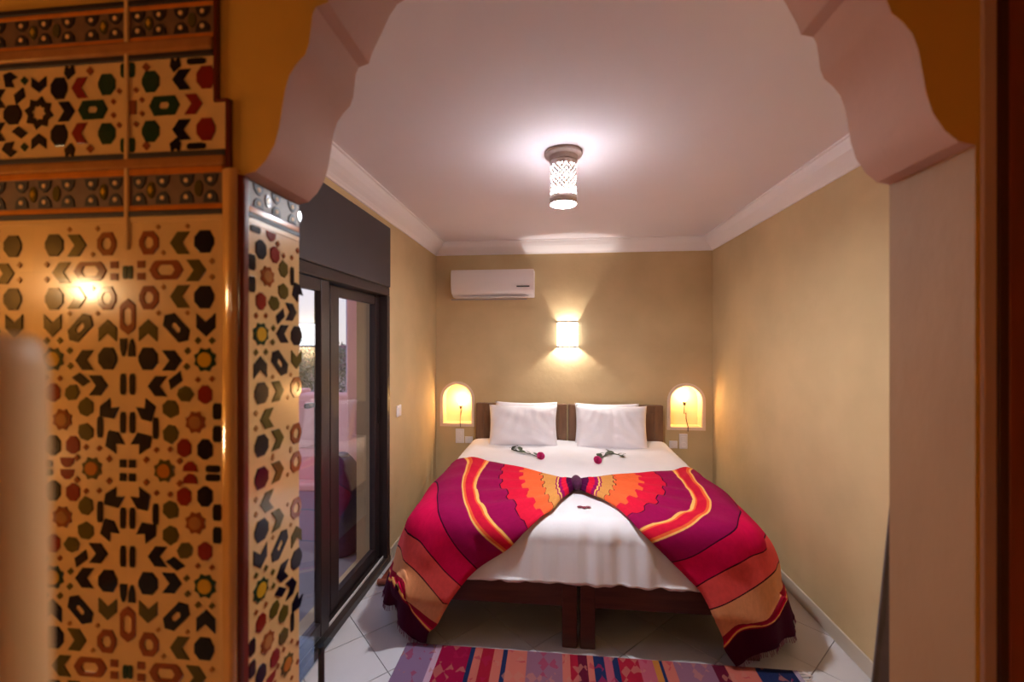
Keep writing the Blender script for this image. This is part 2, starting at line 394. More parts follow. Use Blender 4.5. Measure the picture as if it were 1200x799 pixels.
TW, TH_ = .246, .23
TMESH = {}
def tile(parent, face, a, z, wd, ht, m=TILEG):
    """ceramic slab; face 'front' centre (x=a), 'jamb' centre (y=a)"""
    k = (round(wd, 4), round(ht, 4), m.name)
    if k not in TMESH:
        ob = new('ceramic_tile', bx(-wd/2+.00008, wd/2-.00008, -ht/2+.00008, ht/2-.00008, -.010, 0), m, link=False)
        TMESH[k] = ob.data; bpy.data.objects.remove(ob)
    o = bpy.data.objects.new('ceramic_tile', TMESH[k]); COL.objects.link(o); o.parent = parent
    if face == 'front': o.location = (a, YF-.010, z); o.rotation_euler = (PI/2, 0, 0)
    else: o.location = (-.70, a, z); o.rotation_euler = (PI/2, 0, PI/2)
    return o
def cell_pieces(parent, ox, oz, fx, fz, x0, x1, z0, z1, u_org, v_org):
    """place the repeat with seam axis at u_org, oval axis at v_org (wall coords); fx,fz mirror; keep centres inside window; parent centre ox,oz"""
    for sh, c, u, v, L, Hh, ang in CELL:
        X = u_org+fx*u*CU; Z = v_org-fz*v*CV
        if not (x0 <= X < x1 and z0 <= Z < z1): continue
        if fz < 0 and (v <= 2 or v >= 232): continue      # pieces on a mirror axis are laid once
        an = ang
        if fx < 0: an = 180-an
        if fz < 0: an = -an
        piece(parent, sh, c, X-ox, Z-oz, L*K, Hh*K, an, .0004 if sh == 'disc' else 0.0)
        if sh == 'disc': parent.children[-1].location.z = .0012
panel = tag(empty('trim_6', (0, 0, 0)), 'mosaic tile cladding with star and hexagon motifs on the left pier', kind='structure')
SEAM, ZOV = -0.978, 1.712
ztiles = [(1.712, 1.822)] + [(1.712-.23*(k+1), 1.712-.23*k) for k in range(6)]
for col in range(-3, 1):
    xa = SEAM+col*TW; xb = xa+TW
    if col == 0: xb = -.742
    for za, zb in ztiles:
        xm, zm = (xa+xb)/2, (za+zb)/2
        t = tile(panel, 'front', xm, zm, xb-xa, zb-za)
        fx = 1 if col % 2 == 0 else -1
        uo = SEAM+col*TW if fx > 0 else SEAM+(col+1)*TW
        for fz, vo in ((-1, ZOV), (1, ZOV), (-1, ZOV-.92), (1, ZOV-.92)):
            if (fz < 0 and vo == ZOV and za < ZOV-.01): continue
            cell_pieces(t, xm, zm, fx, fz, xa, min(xb, -.748), za, min(zb, 1.816), uo, vo)
# jamb face (looks into the opening)
jz = [1.822, 1.592, 1.362, 1.2605, 1.159, .929, .70, .47, .24]
for zb, za in zip(jz, jz[1:]):
    zm = (za+zb)/2; ym = (.915+YK)/2
    t = tile(panel, 'jamb', ym, zm, YK-.915, zb-za)
    if za >= 1.361: org, fz = 1.362, -1
    elif za >= 1.26: org, fz = 1.362, 1
    elif za >= 1.158: org, fz = 1.159, -1
    elif za >= .69: org, fz = 1.159, 1
    else: org, fz = 1.159-.92, -1
    cell_pieces(t, ym, zm, -1, fz, .925, YK-.006, za-.0005, min(zb-.0005, 1.816), .915+TW-.012, org)
# lower plain courses of cladding down to the floor
new('plain_course', bx(SEAM-3*TW, -.742, YF-.010, YF-.0005, 0, .331), TILEG, panel)
new('plain_course', bx(-.7095, -.70, .915, YK, 0, .24), TILEG, panel)
# mouldings, liners and border friezes
def fx_strip(name, x0, x1, z0, z1, d, m, bev=.002):
    return new(name, bx(x0, x1, YF-d, YF-.0005, z0, z1, bev, 2), m, panel)
XW = SEAM-3*TW
BLK, ORG, TAN, MUD = ZM['darkmatt'], ZM['orange'], ZM['tan'], mat('mud_matt', ZC_['mud'], .45, .2, 30)
fx_strip('black_liner', XW, -.764, 2.318, 2.332, .014, BLK)
fx_strip('orange_liner', XW, -.764, 2.308, 2.318, .012, ORG)
fx_strip('orange_liner', XW, -.764, 2.236, 2.246, .012, ORG)
fx_strip('rope_moulding', XW, -.764, 2.206, 2.236, .018, TAN, .006)
fx_strip('black_liner', XW, -.764, 2.193, 2.206, .014, BLK)
fx_strip('black_liner', XW, -.735, 1.968, 1.981, .014, BLK)
fx_strip('rope_moulding', XW, -.735, 1.944, 1.968, .018, TAN, .006)
fx_strip('orange_liner', XW, -.742, 1.930, 1.944, .013, ORG)
fx_strip('orange_liner', XW, -.742, 1.848, 1.860, .013, ORG)
fx_strip('black_liner', XW, -.742, 1.836, 1.848, .014, BLK)
fx_strip('cream_liner', XW, -.742, 1.822, 1.836, .012, TILEG)
def frieze(x0, x1, za, zb, face='front'):
    n = max(1, round((x1-x0)/TW)); wd = (x1-x0)/n
    for k in range(n):
        a = x0+wd*(k+.5); zm = (za+zb)/2; h = zb-za
        t = tile(panel, face, a, zm, wd, h, MUD)
        m_ = max(1, round(wd/.0585))
        for q in range(m_):
            lx = -wd/2+wd*(q+.5)/m_; sz = h*.40
            for s in (1, -1):
                piece(t, 'half', 'darkmatt', lx, s*h*.255, .036, sz, 180 if s > 0 else 0)
                o = piece(t, 'disc', 'creammatt', lx, s*h*.27, .011, .011); o.location.z = .0012
            if (q+k) % 2 == 0: piece(t, 'disc', 'olive', lx+wd/m_/2, 0, .020, h*.55)
            if (q+k) % 4 == 0:
                o = piece(t, 'dot', 'yellow', lx+wd/m_/2, 0, .012, .02); o.location.z = .0012
frieze(XW, SEAM, 2.246, 2.308); frieze(SEAM, -.764, 2.246, 2.308)
frieze(XW, SEAM, 1.860, 1.930); frieze(SEAM, -.742, 1.860, 1.930)
frieze(.915, YK, 1.862, 1.922, 'jamb')
new('black_liner', bx(-.7095, -.698, .915, YK, 1.836, 1.848, .001, 1), BLK, panel)
new('orange_liner', bx(-.7095, -.699, .915, YK, 1.848, 1.862, .001, 1), ORG, panel)
new('cream_liner', bx(-.7095, -.699, .915, YK, 1.822, 1.836, .001, 1), TILEG, panel)
# upper star band
ZU0, ZU1 = 1.981, 2.193; ZUM = 2.087
UPPER = [  # shape, colour, distance from seam in measured units, offset from band axis (mirrored +-), len, height, angle
    ('hex', 'green', 27, 29, 19, 21, 0), ('chev', 'blue', 63, 29, 20, 20, 180), ('hex', 'red', 91, 30, 20, 22, 180),
    ('bow', 'green', 43, 0, 33, 19, 0), ('chev', 'red', 77, 0, 19, 20, 0), ('dot', 'brown', 10, 20, 6, 6, 0), ('dot', 'brown', 17, 8, 6, 6, 0),
    ('sq', 'brown', 5, 0, 9, 14, 0), ('bar', 'green', 4, 44, 8, 14, 0), ('arrow', 'dark', 56, 47, 15, 12, 90), ('bar', 'dark', 80, 49, 20, 6, 0), ('dot', 'brown', 22, 46, 9, 9, 0)]
UPPERL = [('hex', 'green', 25, 29, 19, 21, 180), ('chev', 'red', 58, 27, 18, 21, 0), ('hex', 'blue', 83, 28, 19, 22, 0), ('chev', 'blue', 108, 34, 16, 17, -90),
          ('bow', 'green', 42, 0, 33, 19, 0), ('chev', 'blue', 74, 0, 19, 20, 180), ('star', 'dark', 108, 0, 34, 34, 0), ('hex', 'blue', 141, 0, 21, 20, 0), ('dot', 'brown', 10, 20, 6, 6, 0), ('dot', 'brown', 17, 8, 6, 6, 0),
          ('para', 'blue', 132, 22, 16, 9, -35), ('dot', 'green', 126, 40, 9, 9, 0), ('arrow', 'blue', 145, 42, 16, 16, 200), ('chev', 'blue', 160, 20, 18, 19, 0),
          ('bar', 'green', 4, 44, 8, 14, 0), ('arrow', 'dark', 70, 47, 15, 12, 90), ('dot', 'brown', 45, 46, 9, 9, 0),
          ('hex', 'blue', 178, 28, 19, 22, 180), ('chev', 'red', 200, 27, 18, 21, 180), ('bow', 'green', 215, 0, 33, 19, 0), ('hex', 'green', 232, 29, 19, 21, 0), ('chev', 'blue', 185, 0, 19, 20, 0)]
def upper(xa, xb, lst, sgn, za=ZU0, zb=ZU1, cut=None):
    xm, zm = (xa+xb)/2, (za+zb)/2
    t = tile(panel, 'front', xm, zm, xb-xa, zb-za)
    for sh, c, d, v, L, Hh, ang in lst:
        X = SEAM+sgn*d*CU
        if not xa+.004 < X < xb-.004: continue
        for s in ((1, -1) if v else (1,)):
            Z = ZUM+s*v*.00196
            if not za < Z < zb: continue
            an = ang if sgn > 0 else 180-ang
            piece(t, sh, c, X-xm, Z-zm, L*K, Hh*K, an if s > 0 else -an)
upper(SEAM, -.764, UPPER, 1)
upper(-.764, -.735, [], 1, ZU0, 2.087)
for k in range(3):
    upper(SEAM-(k+1)*TW, SEAM-k*TW, [(a, b, d, v, L, h, 180-g) for a, b, d, v, L, h, g in UPPERL] if False else UPPERL, -1)
# liner along the seam, glazed bead on the pier corner and thin edge beads
new('seam_bead', bx(SEAM-.0055, SEAM+.0055, YF-.016, YF-.009, 1.76, 2.42, .003, 2), TILEG, panel)
EDGE = mat('edge_glaze', srgb(222, 164, 98), 0.10, 0.1, 12, coat=0.8)
EDGED = mat('edge_glaze_dark', srgb(112, 40, 26), 0.2, 0.1, 12, coat=0.4)
bm = bmesh.new(); pts = [(-.742, YF-.0005), (-.742, YF-.012)]
pts += [(-.722+.012*math.sin(a), YF-.006-.012*math.cos(a)) for a in [i*PI/16 for i in range(0, 9)]] + [(-.710, YF-.0005)]
prism(bm, pts, 'z', 0, 1.936); smooth_angle(new('corner_bead', bm, EDGE, panel), 40)
bm = bmesh.new(); pts = [(-.7095, YF-.0005), (-.7095, YF-.007)]
pts += [(-.7095+.0105*math.sin(a), YF+.003-.010*math.cos(a)) for a in [i*PI/16 for i in range(0, 9)]] + [(-.699, .915), (-.7095, .915)]
prism(bm, pts, 'z', 0, 1.925); smooth_angle(new('corner_bead', bm, EDGED, panel), 40)
new('edge_bead', bx(-.764, -.756, YF-.014, YF-.0005, 2.087, 2.40, .003, 2), EDGED, panel)
new('edge_bead', bx(-.735, -.726, YF-.014, YF-.0005, 1.936, 2.095, .003, 2), EDGED, panel)
new('edge_bead', bx(-.764, -.726, YF-.014, YF-.0005, 2.087, 2.095, .003, 2), EDGED, panel)

# ================================================================== SLIDING DOOR (left wall)
door = tag(empty('door_1', (XL, DY0, 0)), 'dark aluminium sliding glass door with a roller shutter box above', kind='structure')
def dpart(name, x0, x1, y0, y1, z0, z1, m=ALU, bev=.004, par=None):
    return new(name, bx(x0-XL, x1-XL, y0-DY0, y1-DY0, z0, z1, bev, 2), m, par or door)
dpart('shutter_box', XL-.20, XL+.012, DY0, DY1, 1.925, DZ1, SHUT, .008)
dpart('head_frame', XL-.12, XL+.004, DY0, DY1, 1.865, 1.923)
dpart('jamb_frame', XL-.12, XL+.006, DY1-.05, DY1, 0.0, 1.865)
dpart('jamb_frame', XL-.12, XL+.006, DY0, DY0+.05, 0.0, 1.865)
dpart('track', XL-.13, XL+.012, DY0, DY1, 0.0, .045)
dpart('track_rail', XL-.028, XL-.022, DY0+.05, DY1-.05, .045, .060, CHROME, .001)
dpart('track_rail', XL-.076, XL-.070, DY0+.05, DY1-.05, .045, .060, CHROME, .001)
def leaf(x0, x1, y0, y1, handle_y, wst=.062):
    lf = new('sliding_leaf', bx(x0-XL, x1-XL, y0-DY0, y0+wst-DY0, .062, 1.86, .005, 2), ALU, door)
    bm = bmesh.new()
    box(bm, x0-XL, x1-XL, y1-wst-DY0, y1-DY0, .062, 1.86, .005, 2)
    new('stile', bm, ALU, lf)
    new('top_rail', bx(x0-XL+.003, x1-XL-.003, y0+wst-DY0, y1-wst-DY0, 1.80, 1.86, .004, 2), ALU, lf)
    new('bottom_rail', bx(x0-XL+.003, x1-XL-.003, y0+wst-DY0, y1-wst-DY0, .062, .135, .004, 2), ALU, lf)
    xm = (x0+x1)/2-XL
    new('pane', bx(xm-.003, xm+.003, y0+wst-.01-DY0, y1-wst+.01-DY0, .13, 1.805), GLASS, lf)
    if handle_y: new('handle', bx(x1-XL, x1-XL+.02, handle_y-DY0, handle_y+.025-DY0, .95, 1.12, .006, 2), BLACKP, lf)
    return lf
nl = leaf(XL-.045, XL-.006, DY0+.05, 2.115, None, .08)
new('handle', bx(-.075, -.044, 1.995-DY0, 2.045-DY0, 1.215, 1.240, .006, 2), BLACKP, nl)
fl = leaf(XL-.095, XL-.052, 2.130, DY1-.04, None, .075)
new('interlock', bx(XL-.090-XL, XL-.050-XL, 2.205-DY0, 2.30-DY0, .062, 1.86, .006, 2), ALU, fl)
new('lock_plate', bx(-.052, -.044, 2.825-DY0, 2.845-DY0, .98, 1.16, .003, 1), BLACKP, fl)

# ================================================================== OUTSIDE
tag(new('ground_terrace', bx(-9, XL-.24, -1, 4.35, -.20, -.02), TERR), kind='structure')
tag(new('ground_terrace_border', bx(-1.95, XL-.24, .5, 4.35, -.0199, -.012), TERR2), kind='structure')
tag(new('ground_outside', bx(-60, -2, 4.35, 70, -.7, -.5), mat('dry_ground', srgb(150, 130, 120), .95, .2, 1)), kind='structure')
pw = tag(empty('wall_terrace', (-3, 4.35, -.02)), 'pink rendered terrace parapet with rounded coping', kind='structure')
new('wall_body', bx(-4, 1.05, 0, .22, 0, 1.0, .03, 3), PINKW, pw)
new('kerb', bx(-4, 1.05, -.16, .0, 0, .09, .03, 3), PALEP, pw)
new('inset_panel', bx(.28, .46, -.02, .0, .42, .86, .006, 2), PALEP, pw)
new('coping', bx(-4, .25, -.03, .25, .98, 1.04, .025, 3), PINKW, pw)
pl = tag(empty('wall_terrace_pillar', (-1.50, 3.45, -.02)), 'pink rendered pillar beside the house wall', kind='structure')
new('wall_body', bx(-.18, .11, -.15, .25, 0, 2.7, .02, 2), PINKW, pl)
new('plinth', bx(-.20, .12, -.17, .26, 0, .14, .01, 2), PALEP, pl)
gw = tag(empty('wall_terrace_screen', (-1.9, 4.62, -.02)), 'pale grey screen wall behind the terrace pillar', kind='structure')
new('wall_body', bx(-.46, .5, 0, .2, 0, 2.75, .02, 2), mat('grey_render', srgb(186, 180, 196), .8, .08, 3), gw)
tag(new('lintel_terrace', bx(-1.62, XL-.24, 1.0, 3.6, 2.2, 2.5, .02, 2), PINKW), kind='structure')
# tree behind the parapet
def tree(loc, h, r, n, label, lm=LEAF):
    t = tag(empty('tree', loc), label, 'tree')
    new('trunk', tube(bmesh.new(), [(0, 0, 0), (.05, .02, h*.3), (0, .05, h*.6)], [.09, .07, .04], 8), BARK, t)
    bm = bmesh.new(); rnd = random.Random(3)
    for _ in range(n):
        d = Vector((rnd.gauss(0, 1), rnd.gauss(0, 1), rnd.gauss(0, 1))).normalized()*rnd.random()**.45
        p = Vector((d.x*r, d.y*r, h*.62+d.z*h*.40))
        q = Matrix.Rotation(rnd.random()*6.28, 3, 'Z') @ Matrix.Rotation(rnd.uniform(-1.2, 1.2), 3, 'X')
        s = rnd.uniform(.05, .10)
        vs = [bm.verts.new(p+q @ Vector(c)) for c in ((0, -s, 0), (s*.45, 0, .01), (0, s, 0), (-s*.45, 0, .01))]
        bm.faces.new(vs)
    new('foliage', bm, lm, t, kind='stuff')
    return t
tree((-6.6, 10.5, -.5), 2.15, 1.7, 3500, 'grey-green olive tree just beyond the terrace parapet')
fw_ = tag(empty('wall_far', (-20, 34, -.5)), 'low mauve boundary wall in the distance', kind='structure')
new('wall_body', bx(-16, 8, 0, .4, 0, 1.7), FARW, fw_)
rnd = random.Random(5)
for k in range(9):
    bm = bmesh.new(); h = rnd.uniform(2.0, 2.7)
    lathe(bm, [(.10, 0), (.28, .3), (.22, h*.5), (.10, h*.8), (.02, h)], 7)
    o = new('cypress', bm, FARL); o.location = (-24.6+k*.75+rnd.uniform(-.15, .15), 36, -.5)
    tag(o, 'small distant cypress in the row behind the boundary wall', 'tree', 'distant cypresses')
# tall glazed jar seen through the far pane
ja = tag(empty('jar', (-1.57, 3.02, -.012)), 'tall dark purple glazed jar on the terrace just outside the glass door', 'jar')
new('body', lathe(bmesh.new(), [(.10, 0), (.115, .02), (.13, .20), (.135, .42), (.128, .56), (.105, .65), (.07, .70), (.045, .715)], 28), WICKER, ja, smooth=True)
new('lid', lathe(bmesh.new(), [(.05, .713), (.052, .722), (.03, .735), (.008, .74)], 20), WICKER, ja, smooth=True)

# ================================================================== BEDS
def bed(name, x0, x1, label):
    b = tag(empty(name, ((x0+x1)/2, 2.17, 0)), label, 'bed', 'twin beds pushed together')
    cx, Y0 = (x0+x1)/2, 2.17
    X0, X1 = x0-cx, x1-cx
    hb = new('headboard', bx(X0, X1, 4.045-Y0, 4.095-Y0, .12, .955, .008, 2), WOODH, b)
    new('headboard_frame', bx(X0, X0+.075, 4.028-Y0, 4.046-Y0, .12, .955, .004, 2), WOODH, hb)
    new('headboard_frame', bx(X1-.075, X1, 4.028-Y0, 4.046-Y0, .12, .955, .004, 2), WOODH, hb)
    new('headboard_frame', bx(X0+.075, X1-.075, 4.028-Y0, 4.046-Y0, .885, .955, .004, 2), WOODH, hb)
    new('side_rail', bx(X0+.01, X0+.045, .04, 1.86, .20, .36, .006, 2), WOODX, b)
    new('side_rail', bx(X1-.045, X1-.01, .04, 1.86, .20, .36, .006, 2), WOODX, b)
    new('foot_rail', bx(X0+.005, X1-.005, .005, .045, .205, .365, .006, 2), WOODX, b)
    new('slat_base', bx(X0+.05, X1-.05, .05, 1.85, .30, .345), WOODX, b)
    for xx in (X0, X1-.075):
        for yy in (0.0, 1.79):
            new('leg', bx(xx, xx+.075, yy, yy+.07, 0, .37, .006, 2), WOOD, b)
    return b
bed('bed_frame', -.75, .112, 'dark wooden bed frame with panelled headboard on the side of the glass door')
bed('bed_frame', .128, .99, 'dark wooden bed frame with panelled headboard on the side of the right wall')
for x0, x1, nm in ((-.73, .108, 'white mattress on the bed beside the glass door'), (.132, .97, 'white mattress on the bed beside the right wall')):
    tag(new('mattress', bx(x0, x1, 2.24, 4.02, .368, .56, .04, 3), MATTR), nm, 'mattress')

# duvet ------------------------------------------------------------
DCX, DA0, DR, DB1 = 0.12, 0.82, 0.10, 2.275
def dprof(a, fl):
    if a <= 0: return 0.0, 0.0
    L = DR*PI/2
    if a < L: return DR*math.sin(a/DR), DR*(1-math.cos(a/DR))
    return DR+(a-L)*fl, DR+(a-L)
def dsurf(a, b, zt=.625, sf=.10, ff=.20, maxd=.33):
    ox, dx = dprof(abs(a)-DA0, sf); oy, dy = dprof(b, ff)
    if ox > 0 and oy > 0:
        n = (ox**2+oy**2)**.5; k = max(ox, oy)/n; ox *= k; oy *= k
    d = min((dx**4+dy**4)**.25, maxd)
    return Vector((DCX+math.copysign(min(abs(a), DA0)+ox, a), (DB1-oy) if b > 0 else DB1-b, zt-d))
P = []; NA, NB = 180, 150
for i in range(NB+1):
    b = -1.74+(1.74+.345)*i/NB; row = []
    for j in range(NA+1):
        a = -1.17+2.34*j/NA
        p = dsurf(a, b, maxd=.285+.008*math.sin(a*9+b*3)+.006*math.sin(a*23))
        # puffiness on top, hanging folds on the foot and sides
        t = max(0.0, min(1.0, (.625-p.z)/.12))
        p.z += (1-t)*(.006*math.sin(a*5.1+1)*math.sin(b*4.3)+.003*math.sin(a*13+b*9))
        calm = min(1.0, max(0.0, (DA0-.02-abs(a))/.15)); calms = min(1.0, max(0.0, (-b-.02)/.15))
        if b > .02:
            am = .017*min(1, b/.15)*calm
            env = .25+.75*math.exp(-((a-.22)/.22)**2)
            p.y -= am*env*(math.sin(a*41+2.6*math.sin(a*7+1)+b*4)+.7*math.sin(a*67+1.3+3*math.sin(a*5)))*.55
        if abs(a) > DA0+.02: p.x += math.copysign(.010*calms*math.sin(b*26+1.4*math.sin(b*9)), a)
        row.append(p)
    P.append(row)
bm = bmesh.new(); grid(bm, P)
duv = new('duvet', bm, LINEN, smooth=True)
if sum(f.normal.z for f in duv.data.polygons) < 0: duv.data.flip_normals()
tag(duv, 'white duvet spread over both beds with soft wrinkles at the foot', 'duvet')
md = duv.modifiers.new('thickness', 'SOLIDIFY'); md.thickness = .018; md.offset = -1

# pillows ----------------------------------------------------------
def pillow(loc, wd, ht, th, tilt, rz, label, seed):
    rnd = random.Random(seed); bm = bmesh.new(); N = 28
    ph = [rnd.uniform(0, 6.28) for _ in range(6)]
    for side in (1, -1):
        P = []
        for i in range(N+1):
            row = []
            for j in range(N+1):
                u, v = -1+2*i/N, -1+2*j/N
                pin = 1-.055*(abs(v)**2)*(1-abs(u)**2)-.0*(u*u)
                piv = 1-.075*(1-abs(u)**2)*abs(v)**3
                x = u*wd/2*(1-.05*(1-v*v)*abs(u)**3); y = v*ht/2*piv
                t = max(0, (1-abs(u)**3.2))**.55*max(0, (1-abs(v)**3.2))**.55
                wr = .010*math.sin(6*u+5*v+ph[0])*math.sin(4*v+ph[1])+.006*math.sin(15*u*(v+1.2)+ph[2])
                z = side*(th/2*t+wr*t)
                row.append((x, y, z))
            P.append(row)
        grid(bm, P)
    bmesh.ops.remove_doubles(bm, verts=bm.verts[:], dist=1e-4)
    o = new('pillow', bm, PILLOW, smooth=True); o.location = loc; o.rotation_euler = (math.radians(tilt), 0, math.radians(rz))
    return tag(o, label, 'pillow')
pillow((-.265, 3.965, .805), .58, .36, .07, 82, 0, 'white pillow mostly hidden behind the front pillow near the left niche', 11)
pillow((.475, 3.965, .80), .58, .36, .07, 82, 0, 'white pillow mostly hidden behind the front pillow near the right niche', 12)
pillow((-.285, 3.84, .785), .62, .38, .15, 76, 2, 'plump white pillow leaning on the headboard, on the left niche side', 13)
pillow((.50, 3.84, .780), .62, .40, .15, 75, -2, 'plump white pillow leaning on the headboard, on the right niche side', 14)

# throws -----------------------------------------------------------
def throw_mat():
    m = bpy.data.materials.new('striped_wool'); m.use_nodes = True
    n = m.node_tree.nodes; l = m.node_tree.links; p = n['Principled BSDF']
    p.inputs['Roughness'].default_value = .85; p.inputs['Specular IOR Level'].default_value = .1
    uv = n.new('ShaderNodeUVMap'); s = n.new('ShaderNodeSeparateXYZ'); l.new(uv.outputs[0], s.inputs[0])
    r = n.new('ShaderNodeValToRGB'); r.color_ramp.interpolation = 'CONSTANT'
    mag, tan, org, red = srgb(150, 14, 90), srgb(214, 146, 78), srgb(236, 100, 54), srgb(214, 22, 56)
    pur, yel, cri, cor = srgb(150, 6, 74), srgb(244, 180, 100), srgb(208, 8, 72), srgb(232, 84, 84)
    tn2, dkr, mar, blk = srgb(224, 152, 106), srgb(150, 12, 44), srgb(66, 6, 38), srgb(50, 6, 30)
    st = [(0, srgb(80, 10, 60)), (.35, red), (.62, mag), (.8, yel), (.9, mag), (1, tan), (1.96, blk), (2, org), (2.96, blk), (3, red), (3.96, blk), (4, pur), (5, yel), (5.12, org), (5.25, red), (5.75, org), (5.86, yel),
          (6, pur), (6.96, blk), (7, cri), (7.95, blk), (8, cor), (8.95, blk), (9, tn2), (9.97, dkr), (10.42, cri), (10.6, yel), (10.8, dkr), (10.9, mar)]
    e = r.color_ramp.elements
    while len(e) > 1: e.remove(e[-1])
    e[0].position = 0; e[0].color = st[0][1]
    for t, c in st[1:]:
        x = e.new(t/12); x.color = c
    l.new(s.outputs[0], r.inputs[0])
    # slight fading between weft threads
    wv = n.new('ShaderNodeTexNoise'); wv.inputs['Scale'].default_value = 60; l.new(uv.outputs[0], wv.inputs[0])
    mx = n.new('ShaderNodeMix'); mx.data_type = 'RGBA'; mx.blend_type = 'MULTIPLY'; mx.inputs[0].default_value = .35
    l.new(r.outputs[0], mx.inputs[6]); l.new(wv.outputs[0], mx.inputs[7]); 
    mp = n.new('ShaderNodeMapRange'); mp.inputs['To Min'].default_value = .6; mp.inputs['To Max'].default_value = 1.4
    l.new(wv.outputs[0], mp.inputs[0]); l.new(mp.outputs[0], mx.inputs[7])
    l.new(mx.outputs[2], p.inputs['Base Color'])
    b = n.new('ShaderNodeBump'); b.inputs['Strength'].default_value = .3; b.inputs['Distance'].default_value = .004
    wn = n.new('ShaderNodeTexNoise'); wn.inputs['Scale'].default_value = 220; tc_ = n.new('ShaderNodeTexCoord'); l.new(tc_.outputs['Object'], wn.inputs[0])
    l.new(wn.outputs[0], b.inputs['Height']); l.new(b.outputs[0], p.inputs['Normal'])
    return m
THROW = throw_mat()
FRINGE = mat('fringe_thread', srgb(150, 84, 112), .8, .3, 30)
TH = {}
TH['L'] = [
 [(.115, 2.735, .635), (.110, 2.706, .635), (.110, 2.663, .635), (.115, 2.635, .635)],
 [(.028, 2.850, .635), (.011, 2.730, .635), (.010, 2.591, .635), (.029, 2.442, .635)],
 [(-.10, 2.947, .635), (-.077, 2.754, .635), (-.05, 2.514, .635), (-.009, 2.315, .635)],
 [(-.231, 3.052, .635), (-.217, 2.79, .635), (-.147, 2.464, .635), (-.062, 2.231, .631)],
 [(-.375, 3.122, .635), (-.34, 2.695, .635), (-.236, 2.365, .635), (-.139, 2.172, .582)],
 [(-.486, 3.178, .635), (-.486, 2.648, .635), (-.349, 2.227, .629), (-.203, 2.159, .524)],
 [(-.70, 3.27, .622), (-.64, 3.12, .635), (-.575, 2.608, .635), (-.429, 2.19, .606), (-.259, 2.157, .479)],
 [(-.92, 3.10, .40), (-.85, 2.95, .53), (-.745, 2.70, .618), (-.611, 2.225, .629), (-.516, 2.159, .514), (-.39, 2.151, .393)],
 [(-.95, 2.88, .30), (-.89, 2.66, .42), (-.815, 2.42, .525), (-.674, 2.158, .498), (-.582, 2.152, .396), (-.469, 2.146, .308)],
 [(-.98, 2.72, .24), (-.93, 2.52, .30), (-.85, 2.30, .40), (-.717, 2.150, .376), (-.625, 2.145, .287), (-.539, 2.141, .211)],
 [(-.98, 2.56, .19), (-.885, 2.31, .27), (-.763, 2.150, .303), (-.742, 2.142, .216), (-.69, 2.138, .164), (-.591, 2.135, .112)],
 [(-.985, 2.52, .14), (-.905, 2.30, .21), (-.766, 2.148, .251), (-.740, 2.138, .161), (-.635, 2.132, .067)],
 [(-.99, 2.46, .06), (-.934, 2.30, .10), (-.850, 2.24, .105), (-.760, 2.133, .06), (-.72, 2.13, .025), (-.647, 2.129, .02)]]
TH['R'] = [
 [(.155, 2.735, .635), (.160, 2.706, .635), (.160, 2.663, .635), (.155, 2.635, .635)],
 [(.282, 2.875, .635), (.294, 2.774, .635), (.28, 2.648, .635), (.243, 2.53, .635)],
 [(.391, 2.94, .635), (.383, 2.80, .635), (.349, 2.625, .635), (.282, 2.48, .635)],
 [(.553, 2.993, .635), (.554, 2.80, .635), (.476, 2.553, .635), (.341, 2.362, .635)],
 [(.678, 3.044, .635), (.689, 2.766, .635), (.558, 2.444, .635), (.376, 2.246, .634)],
 [(.813, 3.077, .635), (.778, 2.517, .635), (.639, 2.29, .635), (.416, 2.188, .604)],
 [(.99, 3.20, .615), (.92, 3.02, .635), (.866, 2.475, .635), (.703, 2.222, .627), (.477, 2.162, .555)],
 [(1.17, 3.15, .40), (1.12, 2.98, .53), (1.05, 2.62, .575), (.890, 2.208, .620), (.795, 2.172, .582), (.663, 2.158, .503), (.565, 2.156, .474)],
 [(1.21, 2.95, .31), (1.17, 2.72, .40), (1.12, 2.42, .50), (.921, 2.159, .512), (.789, 2.154, .433), (.672, 2.15, .367)],
 [(1.24, 2.80, .24), (1.21, 2.58, .30), (1.155, 2.36, .395), (1.006, 2.158, .414), (.865, 2.147, .326), (.738, 2.144, .267)],
 [(1.25, 2.58, .20), (1.18, 2.38, .28), (1.036, 2.163, .273), (.992, 2.144, .238), (.874, 2.14, .208), (.794, 2.136, .14)],
 [(1.26, 2.55, .15), (1.20, 2.37, .22), (1.022, 2.15, .207), (.881, 2.138, .161), (.801, 2.133, .085)],
 [(1.27, 2.48, .06), (1.21, 2.32, .07), (1.028, 2.147, .10), (.929, 2.132, .055), (.85, 2.129, .015)]]
from mathutils.bvhtree import BVHTree
_b = bmesh.new(); _b.from_mesh(duv.data); DTREE = BVHTree.FromBMesh(_b); _b.free()
def lift(p, gap):
    """push a cloth point out of the duvet surface"""
    loc, n_, i_, d = DTREE.find_nearest(p, .4)
    if loc is None: return p
    c = Vector((DCX, 3.1, .40))
    if n_.dot(loc-c) < 0: n_ = -n_
    sd = (p-loc).dot(n_)
    return p+n_*(gap-sd) if sd < gap and d < .12 else p
def resample(pts, n):
    P_ = [Vector(p) for p in pts]; L = [0]
    for a, b in zip(P_, P_[1:]): L.append(L[-1]+(b-a).length)
    out = []
    for k in range(n+1):
        d = L[-1]*k/n; i = 0
        while i < len(L)-2 and L[i+1] < d: i += 1
        out.append(cr(P_, i+(d-L[i])/max(1e-6, L[i+1]-L[i])))
    return out
KNOT = Vector((.135, 2.68, .66))
